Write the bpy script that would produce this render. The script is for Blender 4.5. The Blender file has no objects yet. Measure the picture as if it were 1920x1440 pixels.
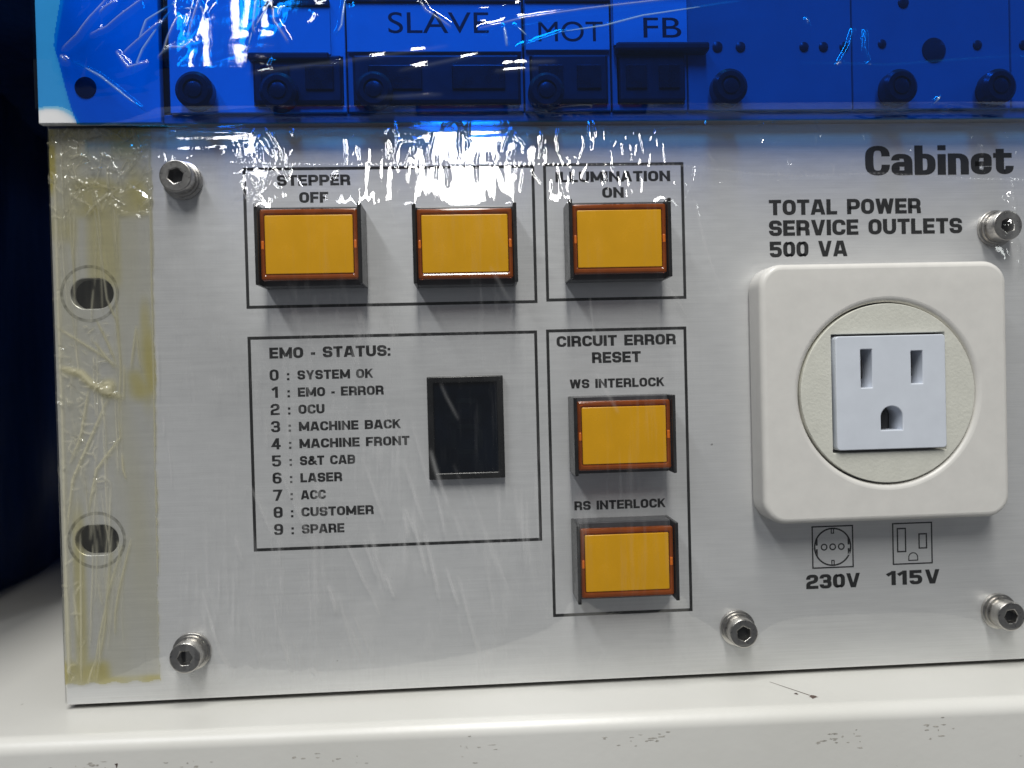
import bpy, bmesh, math, random
import numpy as np
from mathutils import Matrix, Vector

MM = 0.001
scene = bpy.context.scene
COL = scene.collection
rng = np.random.default_rng(7)
random.seed(7)

# ------------------------------------------------------------------ camera
def camera():
    yaw, pitch, roll = -0.0570144, -0.0128826, 0.0253681
    cz, sz = math.cos(yaw), math.sin(yaw)
    cx, sx = math.cos(pitch), math.sin(pitch)
    cr, sr = math.cos(roll), math.sin(roll)
    R = Matrix(((cz, -sz, 0), (sz, cz, 0), (0, 0, 1))) @ Matrix(((1, 0, 0), (0, cx, -sx), (0, sx, cx))) @ Matrix(((cr, 0, sr), (0, 1, 0), (-sr, 0, cr)))
    r, f, u = R.col[0], R.col[1], R.col[2]
    M = Matrix(((r.x, u.x, -f.x, 94.35 * MM), (r.y, u.y, -f.y, -181.97 * MM), (r.z, u.z, -f.z, 73.77 * MM), (0, 0, 0, 1)))
    cd = bpy.data.cameras.new('camera')
    cd.lens = 27.0
    cd.sensor_width = 36.0
    cd.clip_start = 0.005
    cd.clip_end = 60
    cd.dof.use_dof = True
    cd.dof.focus_distance = 0.178
    cd.dof.aperture_fstop = 12.0
    o = bpy.data.objects.new('camera', cd)
    COL.objects.link(o)
    o.matrix_world = M
    scene.camera = o
camera()

# ------------------------------------------------------------------ world and lamps
w = bpy.data.worlds.new('World')
scene.world = w
w.use_nodes = True
wn = w.node_tree.nodes
bg = wn['Background']
bg.inputs[0].default_value = (0.86, 0.90, 1.0, 1)
bg.inputs[1].default_value = 0.115

def area(name, loc, sx, sy, radiance, color, look=None):
    d = bpy.data.lights.new(name, 'AREA')
    d.shape = 'RECTANGLE'
    d.size, d.size_y = sx, sy
    d.energy = radiance * sx * sy * math.pi
    d.color = color
    o = bpy.data.objects.new(name, d)
    COL.objects.link(o)
    o.location = loc
    if look is not None:
        o.rotation_euler = (Vector(look) - Vector(loc)).to_track_quat('-Z', 'Y').to_euler()
    return o
# fluorescent ceiling fixtures running away from the panel, the first seen as the glare in the film
area('overhead_lamp', (0.10, -0.95, 1.28), 0.17, 1.35, 39.0, (1.0, 0.985, 0.95))
area('overhead_lamp', (-0.62, -1.0, 1.35), 0.17, 1.30, 24.0, (0.95, 0.97, 1.0))  # unseen fixture added for glints on the tape and left film
area('overhead_lamp', (2.05, -1.0, 1.35), 0.17, 1.30, 8.0, (0.95, 1.0, 0.97))  # unseen side fixture added for glints on film creases

scene.view_settings.view_transform = 'Standard'
scene.view_settings.look = 'None'
scene.view_settings.gamma = 1
scene.view_settings.exposure = 0.0
scene.cycles.transparent_max_bounces = 24
scene.cycles.max_bounces = 8
scene.cycles.caustics_reflective = False
scene.cycles.caustics_refractive = False
scene.cycles.sample_clamp_indirect = 4.0

# ------------------------------------------------------------------ material helpers
class NT:
    def __init__(s, name):
        s.m = bpy.data.materials.new(name)
        s.m.use_nodes = True
        s.t = s.m.node_tree
        s.t.nodes.clear()
        s.out = s.n('ShaderNodeOutputMaterial')
    def n(s, typ, **kw):
        nd = s.t.nodes.new(typ)
        for k, v in kw.items():
            if k.startswith('i_'):
                nd.inputs[k[2:].replace('_', ' ')].default_value = v
            else:
                setattr(nd, k, v)
        return nd
    def l(s, a, b):
        s.t.links.new(a, b)
    def coords(s, scale=(1, 1, 1), rot=(0, 0, 0)):
        c = s.n('ShaderNodeTexCoord')
        m = s.n('ShaderNodeMapping')
        m.inputs['Scale'].default_value = scale
        m.inputs['Rotation'].default_value = rot
        s.l(c.outputs['Object'], m.inputs['Vector'])
        return m.outputs[0]
    def noise(s, vec, scale, detail=4, rough=.55):
        nd = s.n('ShaderNodeTexNoise')
        nd.inputs['Scale'].default_value = scale
        nd.inputs['Detail'].default_value = detail
        nd.inputs['Roughness'].default_value = rough
        s.l(vec, nd.inputs['Vector'])
        return nd.outputs['Fac']
    def ramp(s, fac, stops):
        r = s.n('ShaderNodeValToRGB')
        els = r.color_ramp.elements
        while len(els) < len(stops):
            els.new(0.5)
        for e, (p, c) in zip(els, stops):
            e.position = p
            e.color = c if len(c) == 4 else (*c, 1)
        s.l(fac, r.inputs[0])
        return r.outputs[0]
    def math(s, op, a, b=None, clamp=False):
        nd = s.n('ShaderNodeMath', operation=op, use_clamp=clamp)
        for i, v in enumerate((a, b)):
            if v is None:
                continue
            if isinstance(v, (int, float)):
                nd.inputs[i].default_value = v
            else:
                s.l(v, nd.inputs[i])
        return nd.outputs[0]
    def attr(s, name):
        return s.n('ShaderNodeAttribute', attribute_name=name).outputs['Fac']
    def schlick(s, f0, normal=None):
        lw = s.n('ShaderNodeLayerWeight')
        lw.inputs[0].default_value = .5
        if normal is not None:
            s.l(normal, lw.inputs['Normal'])
        p5 = s.math('POWER', lw.outputs['Facing'], 5.0)
        m = s.n('ShaderNodeMath', operation='MULTIPLY_ADD', use_clamp=True)
        s.l(p5, m.inputs[0]); m.inputs[1].default_value = 1 - f0; m.inputs[2].default_value = f0
        return m.outputs[0]
    def bump(s, h, strength, dist):
        b = s.n('ShaderNodeBump')
        b.inputs['Strength'].default_value = strength
        b.inputs['Distance'].default_value = dist
        s.l(h, b.inputs['Height'])
        return b.outputs[0]

def g(v):
    return (v, v, v)

def plain(name, color, rough=.5, metal=0.0, var=.12, nscale=300, bump=0.0, bscale=2500, bdist=.00005, coat=0.0, spec=.5):
    t = NT(name)
    p = t.n('ShaderNodeBsdfPrincipled')
    v = t.coords()
    f = t.noise(v, nscale, 5)
    c = t.ramp(f, [(.3, tuple(x * (1 - var) for x in color)), (.7, tuple(min(1, x * (1 + var)) for x in color))])
    t.l(c, p.inputs['Base Color'])
    p.inputs['Metallic'].default_value = metal
    r = t.math('MULTIPLY_ADD', f, .2)
    t.t.nodes[-1].inputs[2].default_value = rough - .1
    t.l(r, p.inputs['Roughness'])
    p.inputs['Coat Weight'].default_value = coat
    p.inputs['Specular IOR Level'].default_value = spec
    if bump:
        t.l(t.bump(t.noise(v, bscale, 3), bump, bdist), p.inputs['Normal'])
    t.l(p.outputs[0], t.out.inputs[0])
    return t.m

def brushed(name, base=.78, rough=.38, metal=.46, tint=(1, 1, 1)):
    t = NT(name)
    p = t.n('ShaderNodeBsdfPrincipled')
    v = t.coords((25, 25, 6000))
    f = t.noise(v, 1, 3, .6)
    v3 = t.coords((120, 120, 900))
    f3 = t.noise(v3, 1, 4, .6)
    v2 = t.coords()
    f2 = t.noise(v2, 22, 4)
    mix = t.math('ADD', t.math('MULTIPLY', f, .5), t.math('MULTIPLY', t.math('ADD', f2, f3), .25))
    c = t.ramp(mix, [(.3, tuple(base * .88 * x for x in tint)), (.7, tuple(base * 1.10 * x for x in tint))])
    sp = t.ramp(t.noise(v2, 620, 2, .5), [(.775, g(0)), (.80, g(1))])
    mc = t.n('ShaderNodeMix', data_type='RGBA')
    t.l(t.math('MULTIPLY', sp, .7), mc.inputs['Factor'])
    t.l(c, mc.inputs[6]); mc.inputs[7].default_value = (.12, .11, .10, 1)
    t.l(mc.outputs[2], p.inputs['Base Color'])
    p.inputs['Metallic'].default_value = metal
    r = t.math('MULTIPLY_ADD', f3, .16)
    t.t.nodes[-1].inputs[2].default_value = rough - .08
    t.l(r, p.inputs['Roughness'])
    t.l(t.bump(f, .35, .00002), p.inputs['Normal'])
    t.l(p.outputs[0], t.out.inputs[0])
    return t.m

def film(name, T, T2=None, hazecol=(.8, .8, .8), hazeamt=.5, gloss=1.9, rough=.04, bump=.25, bscale=(500, 500, 160), gcol=(1, 1, 1), base_haze=0.0, streak=0.0, srot=.2):
    t = NT(name)
    tr = t.n('ShaderNodeBsdfTransparent')
    if T2:
        mc = t.n('ShaderNodeMix', data_type='RGBA')
        t.l(t.attr('dens'), mc.inputs['Factor'])
        mc.inputs[6].default_value = (*T, 1)
        mc.inputs[7].default_value = (*T2, 1)
        t.l(mc.outputs[2], tr.inputs[0])
    else:
        tr.inputs[0].default_value = (*T, 1)
    df = t.n('ShaderNodeBsdfDiffuse')
    df.inputs[0].default_value = (*hazecol, 1)
    tl = t.n('ShaderNodeBsdfTranslucent')
    tl.inputs[0].default_value = (*hazecol, 1)
    dd = t.n('ShaderNodeMixShader')
    dd.inputs[0].default_value = .35
    t.l(df.outputs[0], dd.inputs[1]); t.l(tl.outputs[0], dd.inputs[2])
    m1 = t.n('ShaderNodeMixShader')
    hz = t.math('MULTIPLY', t.attr('haze'), hazeamt)
    if streak:
        vs = t.coords((620, 620, 34), (0, srot, 0))
        fs = t.noise(vs, 1, 5, .6)
        sm = t.math('MULTIPLY', t.math('SUBTRACT', fs, .50, True), streak, True)
        big = t.noise(t.coords((60, 60, 25)), 1, 3)
        sm = t.math('MULTIPLY', sm, t.math('MULTIPLY', t.math('SUBTRACT', big, .38, True), 4.0, True))
        hz = t.math('ADD', hz, t.math('MULTIPLY', sm, t.attr('mask')))
    if base_haze:
        hz = t.math('ADD', hz, base_haze)
    t.l(t.math('MINIMUM', hz, .95), m1.inputs[0])
    t.l(tr.outputs[0], m1.inputs[1]); t.l(dd.outputs[0], m1.inputs[2])
    gl = t.n('ShaderNodeBsdfGlossy')
    gl.inputs[0].default_value = (*gcol, 1)
    gl.inputs['Roughness'].default_value = rough
    bm = t.bump(t.noise(t.coords(bscale), 1, 4, .6), bump, .0001)
    t.l(bm, gl.inputs['Normal'])
    fr = t.schlick(.036, bm)
    m2 = t.n('ShaderNodeMixShader')
    t.l(t.math('MULTIPLY', fr, gloss, True), m2.inputs[0])
    t.l(m1.outputs[0], m2.inputs[1]); t.l(gl.outputs[0], m2.inputs[2])
    t.l(m2.outputs[0], t.out.inputs[0])
    return t.m

M_ALU = brushed('brushed_aluminium')
M_INK = plain('black_print_ink', g(.012), .55, var=.3)
M_DARKPLASTIC = plain('black_plastic', g(.012), .28, var=.3, bump=.2)
M_HOUSING = plain('dark_button_plastic', (.05, .05, .055), .32, var=.2, bump=.15)
M_YELLOW = plain('yellow_button_plastic', (.70, .345, .001), .26, var=.05, nscale=120, spec=.5)
M_CREAM = plain('cream_textured_plastic', (.735, .725, .645), .6, var=.04, bump=.7, bscale=1400, bdist=.00012)
M_WHITEP = plain('off_white_plastic', (.80, .775, .735), .33, var=.03, bump=.12, bscale=900)
M_COOLP = plain('cool_white_plastic', (.76, .80, .88), .38, var=.04, nscale=160, bump=.1)
M_STEEL = plain('stainless_steel', (.50, .48, .45), .30, metal=1.0, var=.15, nscale=900, bump=.3)
M_ALU.name = 'brushed_aluminium'
M_SOCKETDARK = plain('contact_dark', g(.015), .4, metal=.3)
M_BRASS = plain('contact_metal', (.28, .26, .22), .35, metal=1.0)
M_WHITECARD = plain('white_card_panel', (.88, .89, .90), .45, var=.04, nscale=90)
M_GREYPANEL = plain('grey_card_panel', (.36, .36, .37), .45, var=.05, nscale=90, bump=.1)
M_PAPER = plain('label_paper', (.86, .86, .86), .6, var=.03)
M_CONN = plain('connector_black', g(.02), .4, var=.3)
M_KNOB = plain('knob_black', g(.03), .25, var=.2)
M_HOLE = plain('hole_dark', g(.04), .3)
M_GLASSDARK = plain('display_window', (.002, .004, .008), .14, var=.4, nscale=150, spec=.2)
M_SEG = plain('unlit_segment', (.003, .0055, .009), .3, var=.2, spec=.15)

def amber():
    t = NT('smoked_amber_plastic')
    p = t.n('ShaderNodeBsdfPrincipled')
    p.inputs['Base Color'].default_value = (.75, .16, .008, 1)
    p.inputs['Roughness'].default_value = .12
    p.inputs['Specular IOR Level'].default_value = .6
    tr = t.n('ShaderNodeBsdfTransparent')
    tr.inputs[0].default_value = (.42, .13, .02, 1)
    m = t.n('ShaderNodeMixShader')
    f = t.noise(t.coords(), 220, 3)
    t.l(t.math('MULTIPLY_ADD', f, .30), m.inputs[0])
    t.t.nodes[-1].inputs[2].default_value = .14
    t.l(tr.outputs[0], m.inputs[1]); t.l(p.outputs[0], m.inputs[2])
    gl = t.n('ShaderNodeBsdfGlossy'); gl.inputs['Roughness'].default_value = .12
    m2 = t.n('ShaderNodeMixShader')
    t.l(t.schlick(.045), m2.inputs[0]); t.l(m.outputs[0], m2.inputs[1]); t.l(gl.outputs[0], m2.inputs[2])
    t.l(m2.outputs[0], t.out.inputs[0])
    return t.m
M_AMBER = amber()
M_ORANGE = plain('orange_clip_plastic', (.70, .16, .01), .3, var=.1)

def paint():
    t = NT('white_powder_paint')
    p = t.n('ShaderNodeBsdfPrincipled')
    v = t.coords()
    big = t.noise(v, 14, 4)
    spots = t.ramp(t.noise(v, 380, 6, .62), [(.70, g(0)), (.76, g(1))])
    patch = t.ramp(t.noise(v, 34, 3), [(.46, g(0)), (.60, g(1))])
    sm = t.math('MULTIPLY', spots, patch)
    c = t.ramp(big, [(.3, (.56, .555, .515)), (.7, (.62, .615, .58))])
    mc = t.n('ShaderNodeMix', data_type='RGBA')
    t.l(t.math('MULTIPLY', sm, .6), mc.inputs['Factor'])
    t.l(c, mc.inputs[6]); mc.inputs[7].default_value = (.18, .16, .13, 1)
    t.l(mc.outputs[2], p.inputs['Base Color'])
    p.inputs['Roughness'].default_value = .34
    t.l(t.bump(t.noise(v, 260, 3), .12, .0004), p.inputs['Normal'])
    t.l(p.outputs[0], t.out.inputs[0])
    return t.m
M_PAINT = paint()

def navy():
    t = NT('navy_plastic_sheet')
    p = t.n('ShaderNodeBsdfPrincipled')
    v = t.coords((1, 1, .25))
    f = t.noise(v, 26, 4)
    c = t.ramp(f, [(.3, (.004, .014, .07)), (.72, (.008, .045, .20))])
    t.l(c, p.inputs['Base Color'])
    p.inputs['Roughness'].default_value = .38
    p.inputs['Specular IOR Level'].default_value = .12
    t.l(t.bump(t.noise(v, 40, 3), .5, .004), p.inputs['Normal'])
    t.l(p.outputs[0], t.out.inputs[0])
    return t.m
M_NAVY = navy()

# ------------------------------------------------------------------ object helpers
def link(o, parent=None, label=None, cat=None, group=None, kind=None):
    if o.name not in COL.objects:
        COL.objects.link(o)
    if parent is not None:
        o.parent = parent
    for k, v in (('label', label), ('category', cat), ('group', group), ('kind', kind)):
        if v:
            o[k] = v
    return o

def empty(name, loc=(0, 0, 0), **kw):
    o = bpy.data.objects.new(name, None)
    o.empty_display_size = .01
    o.location = loc
    return link(o, **kw)

def mesh_obj(name, verts, faces, mat, parent=None, smooth=False, scale=MM, **kw):
    me = bpy.data.meshes.new(name)
    me.from_pydata([tuple(c * scale for c in v) for v in verts], [], faces)
    me.materials.append(mat)
    if smooth:
        me.polygons.foreach_set('use_smooth', [True] * len(me.polygons))
    me.update()
    o = bpy.data.objects.new(name, me)
    return link(o, parent, **kw)

def rrect(x0, z0, x1, z1, r=0.0, n=8):
    if r <= 0:
        return [(x0, z0), (x1, z0), (x1, z1), (x0, z1)]
    pts = []
    for cx, cz, a0 in ((x1 - r, z0 + r, -90), (x1 - r, z1 - r, 0), (x0 + r, z1 - r, 90), (x0 + r, z0 + r, 180)):
        for i in range(n + 1):
            a = math.radians(a0 + 90 * i / n)
            pts.append((cx + r * math.cos(a), cz + r * math.sin(a)))
    return pts

def circ(cx, cz, r, n=48, a0=0.0):
    return [(cx + r * math.cos(2 * math.pi * i / n + a0), cz + r * math.sin(2 * math.pi * i / n + a0)) for i in range(n)]

def plate(name, loops, yf, thick, mat, bevel=0.0, parent=None, res=2, **kw):
    """A plate in the panel plane with holes (even-odd loops, mm), its front at depth yf, thick mm deep; built as a filled curve and made a mesh."""
    cu = bpy.data.curves.new(name, 'CURVE')
    cu.dimensions = '2D'
    cu.fill_mode = 'BOTH'
    cu.extrude = max(thick / 2 - bevel, 0.0001) if thick > 0 else 0
    cu.bevel_depth = bevel
    cu.bevel_resolution = res
    cu.offset = -bevel
    for lp in loops:
        s = cu.splines.new('POLY')
        s.points.add(len(lp) - 1)
        for i, (x, z) in enumerate(lp):
            s.points[i].co = (x, z, 0, 1)
        s.use_cyclic_u = True
    tmp = bpy.data.objects.new('tmp', cu)
    COL.objects.link(tmp)
    dg = bpy.context.evaluated_depsgraph_get()
    me = bpy.data.meshes.new_from_object(tmp.evaluated_get(dg))
    bpy.data.objects.remove(tmp)
    bpy.data.curves.remove(cu)
    yc = yf + thick / 2
    n = len(me.vertices)
    a = np.empty(n * 3)
    me.vertices.foreach_get('co', a)
    a = a.reshape(-1, 3)
    b = np.stack([a[:, 0], yc - a[:, 2], a[:, 1]], 1) * MM
    me.vertices.foreach_set('co', b.ravel())
    me.materials.clear()
    me.materials.append(mat)
    me.name = name
    me.update()
    if bevel:
        me.polygons.foreach_set('use_smooth', [True] * len(me.polygons))
        bm = bmesh.new(); bm.from_mesh(me)
        bmesh.ops.remove_doubles(bm, verts=bm.verts, dist=1e-7)
        for f in bm.faces:
            f.normal_update()
            if abs(f.normal.y) > .9995:
                f.smooth = False
                for e in f.edges:
                    if any(abs(q.normal.y) < .9995 for q in e.link_faces):
                        e.smooth = False
        for e in bm.edges:
            if len(e.link_faces) == 2 and e.calc_face_angle(0) > math.radians(38):
                e.smooth = False
        bm.to_mesh(me); bm.free()
    o = bpy.data.objects.new(name, me)
    return link(o, parent, **kw)

def disc_stack(name, cx, cz, prof, mat, parent=None, n=40, **kw):
    """Lathe about the panel normal; prof = [(radius, y)] from back to front."""
    vs, fs = [], []
    for r, y in prof:
        for i in range(n):
            a = 2 * math.pi * i / n
            vs.append((cx + r * math.cos(a), y, cz + r * math.sin(a)))
    for k in range(len(prof) - 1):
        for i in range(n):
            j = (i + 1) % n
            fs.append((k * n + i, k * n + j, (k + 1) * n + j, (k + 1) * n + i))
    fs.append(tuple(range((len(prof) - 1) * n, len(prof) * n)))
    o = mesh_obj(name, vs, fs, mat, parent, **kw)
    bm = bmesh.new(); bm.from_mesh(o.data)
    bmesh.ops.recalc_face_normals(bm, faces=bm.faces)
    for f in bm.faces: f.smooth = True
    for e in bm.edges:
        if len(e.link_faces) == 2 and e.calc_face_angle(0) > math.radians(35):
            e.smooth = False
    bm.to_mesh(o.data); bm.free()
    return o

def box(name, x0, x1, y0, y1, z0, z1, mat, parent, bevel=0.0, **kw):
    vs = [(x, y, z) for x in (x0, x1) for y in (y0, y1) for z in (z0, z1)]
    fs = [(0, 1, 3, 2), (4, 6, 7, 5), (0, 4, 5, 1), (2, 3, 7, 6), (0, 2, 6, 4), (1, 5, 7, 3)]
    o = mesh_obj(name, vs, fs, mat, parent, **kw)
    if bevel:
        bm = bmesh.new(); bm.from_mesh(o.data)
        bmesh.ops.recalc_face_normals(bm, faces=bm.faces)
        bmesh.ops.bevel(bm, geom=list(bm.edges), offset=bevel * MM, segments=2, profile=.5, affect='EDGES')
        bm.to_mesh(o.data); bm.free()
    return o

# ------------------------------------------------------------------ lettering: square-shouldered bold extended letters drawn as strokes
TK = .275
HY = .80
def glyph(ch):
    L = TK / 2; B = TK * HY / 2; T = 1 - B; Mi = .5; r = .30
    w = .86; R = w - L
    lo = ch.islower()
    if lo and ch != 'b':
        pass
    if ch == ' ': return .48, []
    if ch == 'O': return w, [(1, [(L, B, r), (R, B, r), (R, T, r), (L, T, r)])]
    if ch == '0': w = .80; R = w - L; return w, [(1, [(L, B, r), (R, B, r), (R, T, r), (L, T, r)])]
    if ch == 'C': return w - .02, [(0, [(R, .64), (R, T, r), (L, T, r), (L, B, r), (R, B, r), (R, .36)])]
    if ch == 'S': return w - .04, [(0, [(R - .03, .66), (R - .03, T, .24), (L, T, .24), (L, Mi, .2), (R - .03, Mi, .2), (R - .03, B, .24), (L, B, .24), (L, .34)])]
    if ch == 'E': w = .76; return w, [(0, [(w, T), (L, T, 0), (L, B, 0), (w, B)]), (0, [(L, Mi), (w - .05, Mi)])]
    if ch == 'F': w = .74; return w, [(0, [(w, T), (L, T, 0), (L, 0)]), (0, [(L, .47), (w - .05, .47)])]
    if ch == 'L': w = .70; return w, [(0, [(L, 1), (L, B, 0), (w, B)])]
    if ch == 'I': return TK, [(0, [(L, 0), (L, 1)])]
    if ch == 'H': return w, [(0, [(L, 0), (L, 1)]), (0, [(R, 0), (R, 1)]), (0, [(L, Mi), (R, Mi)])]
    if ch == 'T': w = .80; return w, [(0, [(0, T), (w, T)]), (0, [(w / 2, T), (w / 2, 0)])]
    if ch == 'P': return w - .02, [(0, [(L, 0), (L, T, 0), (R, T, .26), (R, .42, .26), (L, .42)])]
    if ch == 'R': return w, [(0, [(L, 0), (L, T, 0), (R - .02, T, .24), (R - .02, .44, .24), (L, .44)]), (0, [(w * .4, .43), (R - .02, .42, .16), (R, 0)])]
    if ch == 'B': return w, [(1, [(L, B, 0), (R, B, .22), (R, T, .22), (L, T, 0)]), (0, [(L, Mi), (R, Mi)])]
    if ch == 'U': return w, [(0, [(L, 1), (L, B, r), (R, B, r), (R, 1)])]
    if ch == 'A': w = .94; return w, [(0, [(L * .9, -.1), (w * .39, T, .0), (w * .61, T, .0), (w - L * .9, -.1)]), (0, [(w * .25, .27), (w * .75, .27)])]
    if ch == 'N': w = .90; return w, [(0, [(L, 0), (L, 1)]), (0, [(w - L, 0), (w - L, 1)]), (0, [(L * .6, 1.08), (w - L * .6, -.08)])]
    if ch == 'M': w = 1.08; return w, [(0, [(L, 0), (L, 1)]), (0, [(w - L, 0), (w - L, 1)]), (0, [(L * .8, 1.08), (w * .5, .16)]), (0, [(w - L * .8, 1.08), (w * .5, .16)])]
    if ch == 'K': w = .88; return w, [(0, [(L, 0), (L, 1)]), (0, [(L, .38), (w - L * 1.1, 1.06)]), (0, [(w * .42, .60), (w - L * .9, -.08)])]
    if ch == 'W': w = 1.22; return w, [(0, [(L, 1.06), (w * .28, -.04)]), (0, [(w * .28, -.04), (w * .5, 1.04)]), (0, [(w * .5, 1.04), (w * .72, -.04)]), (0, [(w * .72, -.04), (w - L, 1.06)])]
    if ch == 'V': w = .92; return w, [(0, [(L, 1.06), (w * .46, -.04)]), (0, [(w * .54, -.04), (w - L, 1.06)])]
    if ch == 'Y': w = .90; return w, [(0, [(L, 1.06), (w * .47, .42)]), (0, [(w - L, 1.06), (w * .53, .42)]), (0, [(w * .5, .52), (w * .5, 0)])]
    if ch == '&': w = .94; return w, [(0, [(w + .02, -.06), (w * .30, .66, .10), (w * .30, T, .10), (w * .62, T, .10), (w * .62, .62, .10), (L, .42, .12), (L, B, .18), (w * .58, B, .18), (w - .06, .44)])]
    if ch == '1': w = .52; return w, [(0, [(w - L, 0), (w - L, 1)]), (0, [(-.02, .70), (w - L, 1.0)])]
    if ch == '2': w = .80; R = w - L; return w, [(0, [(L, .66), (L, T, .24), (R, T, .24), (R, .53, .2), (L, .40, .2), (L, B, 0), (w, B)])]
    if ch == '3': w = .80; R = w - L; return w, [(0, [(L, .70), (L, T, .24), (R - .02, T, .22), (R - .02, Mi, .18), (.24, Mi)]), (0, [(.24, Mi), (R, Mi, .18), (R, B, .24), (L, B, .24), (L, .30)])]
    if ch == '4': w = .86; return w, [(0, [(w * .62, 1.04), (L * 1.1, .30, 0), (w, .30)]), (0, [(w * .68, 0), (w * .68, 1)])]
    if ch == '5': w = .80; R = w - L; return w, [(0, [(w - .04, T), (L, T, 0), (L, .55, 0), (R, .56, .24), (R, B, .24), (L, B, .24), (L, .28)])]
    if ch == '6': w = .80; R = w - L; return w, [(0, [(R, .72), (R, T, .22), (L, T, .26), (L, B, .26), (R, B, .24), (R, .54, .24), (L, .54)])]
    if ch == '9': w = .80; R = w - L; return w, [(0, [(L, .28), (L, B, .22), (R, B, .26), (R, T, .26), (L, T, .24), (L, .46, .24), (R, .46)])]
    if ch == '7': w = .80; return w, [(0, [(0, T), (w - L, T, 0), (w * .36, -.08)])]
    if ch == '8': w = .80; R = w - L; return w, [(1, [(L, B, .24), (R, B, .24), (R, T, .24), (L, T, .24)]), (0, [(L, Mi), (R, Mi)])]
    if ch == ':': return .24, [(0, [(0, .12), (.24, .12)]), (0, [(0, .62), (.24, .62)])]
    if ch == '-': return .36, [(0, [(0, .38), (.36, .38)])]
    X = .72; XT = X - B
    w = .74; R = w - L
    if ch == 'a': return w, [(0, [(L, .50), (L, XT, .2), (R, XT, .22), (R, 0)]), (0, [(R, .37), (L, .37, .18), (L, B, .18), (R, B)])]
    if ch == 'b': return w, [(0, [(L, 0), (L, 1)]), (0, [(L, XT), (R, XT, .24), (R, B, .24), (L, B)])]
    if ch == 'i': return TK, [(0, [(L, 0), (L, .70)]), (0, [(L, .83), (L, 1)])]
    if ch == 'n': return w, [(0, [(L, 0), (L, X)]), (0, [(L, XT), (R, XT, .24), (R, 0)])]
    if ch == 'e': return w, [(0, [(R, .26), (R, B, .2), (L, B, .22), (L, XT, .22), (R, XT, .22), (R, .36, 0), (L, .36)])]
    if ch == 't': w = .66; return w, [(0, [(.22, .86), (.22, B, .2), (w - .1, B, .18), (w - .1, .28)]), (0, [(-.02, XT), (w - .02, XT)])]
    raise ValueError(ch)

def fillet(path, closed):
    P = [(p[0], p[1]) for p in path]
    Rr = [p[2] if len(p) > 2 else 0 for p in path]
    n = len(P)
    out = []
    for i in range(n):
        if (not closed and i in (0, n - 1)) or Rr[i] <= 0:
            out.append(P[i]); continue
        a, b, c = Vector(P[i - 1]), Vector(P[i]), Vector(P[(i + 1) % n])
        u, v = (a - b), (c - b)
        lu, lv = u.length, v.length
        d = min(Rr[i], lu * (.5 if closed or i > 1 else .95), lv * (.5 if closed or i < n - 2 else .95))
        p0, p2 = b + u / lu * d, b + v / lv * d
        for k in range(6):
            t = k / 5
            # slightly squared corner
            q = p0 * (1 - t) ** 2 + b * 2 * t * (1 - t) + p2 * t ** 2
            out.append((q.x, q.y))
    return out

def stroke_quads(path, closed, tk):
    pts = fillet(path, closed)
    n = len(pts)
    Lr = []
    for i in range(n):
        p = Vector(pts[i])
        a = Vector(pts[i - 1]) if (closed or i > 0) else None
        b = Vector(pts[(i + 1) % n]) if (closed or i < n - 1) else None
        d1 = (p - a).normalized() if a is not None and (p - a).length > 1e-9 else None
        d2 = (b - p).normalized() if b is not None and (b - p).length > 1e-9 else None
        d1 = d1 or d2; d2 = d2 or d1
        n1, n2 = Vector((-d1.y, d1.x)), Vector((-d2.y, d2.x))
        m = (n1 + n2)
        m = m.normalized() if m.length > 1e-6 else n1
        k = tk / 2 / max(.5, m.dot(n1))
        q = Vector((m.x * k, m.y * k * HY))
        Lr.append((p + q, p - q))
    return Lr

def text_mesh(name, s, x0, x1, zb, H, y, mat, parent, tracking=.085, tk=None, hy=None, **kw):
    """Letters s fitted between x0 and x1 on baseline zb with cap height H; flat print lying just proud of the surface."""
    global TK, HY
    old = TK, HY
    if tk: TK = tk
    if hy: HY = hy
    adv, items = 0.0, []
    for ch in s:
        w, paths = glyph(ch)
        items.append((adv, paths))
        adv += w + tracking
    total = adv - tracking
    sx = (x1 - x0) / total
    verts, faces = [], []
    k = 0
    for off, paths in items:
        for closed, path in paths:
            tkk = .24 if (s and ch == ':') else TK
            Lr = stroke_quads(path, closed, TK)
            base = len(verts)
            dy = .006 * (k % 4)
            k += 1
            for a, b in Lr:
                for q in (a, b):
                    verts.append((x0 + (off + q.x) * sx, y - dy, zb + min(1, max(0, q.y)) * H))
            n = len(Lr)
            for i in range(n if closed else n - 1):
                j = (i + 1) % n
                faces.append((base + 2 * i, base + 2 * j, base + 2 * j + 1, base + 2 * i + 1))
    TK, HY = old
    return mesh_obj(name, verts, faces, mat, parent, **kw)

def font_text(name, s, x0, x1, zb, H, y, mat, parent, **kw):
    cu = bpy.data.curves.new(name, 'FONT')
    cu.body = s
    tmp = bpy.data.objects.new('tmp', cu)
    COL.objects.link(tmp)
    me = bpy.data.meshes.new_from_object(tmp.evaluated_get(bpy.context.evaluated_depsgraph_get()))
    bpy.data.objects.remove(tmp)
    a = np.empty(len(me.vertices) * 3)
    me.vertices.foreach_get('co', a)
    a = a.reshape(-1, 3)
    mn, mx = a.min(0), a.max(0)
    b = np.stack([x0 + (a[:, 0] - mn[0]) / (mx[0] - mn[0]) * (x1 - x0), np.full(len(a), y), zb + (a[:, 1] - mn[1]) / (mx[1] - mn[1]) * H], 1) * MM
    me.vertices.foreach_set('co', b.ravel())
    me.materials.clear(); me.materials.append(mat)
    me.update()
    return link(bpy.data.objects.new(name, me), parent, **kw)

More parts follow.
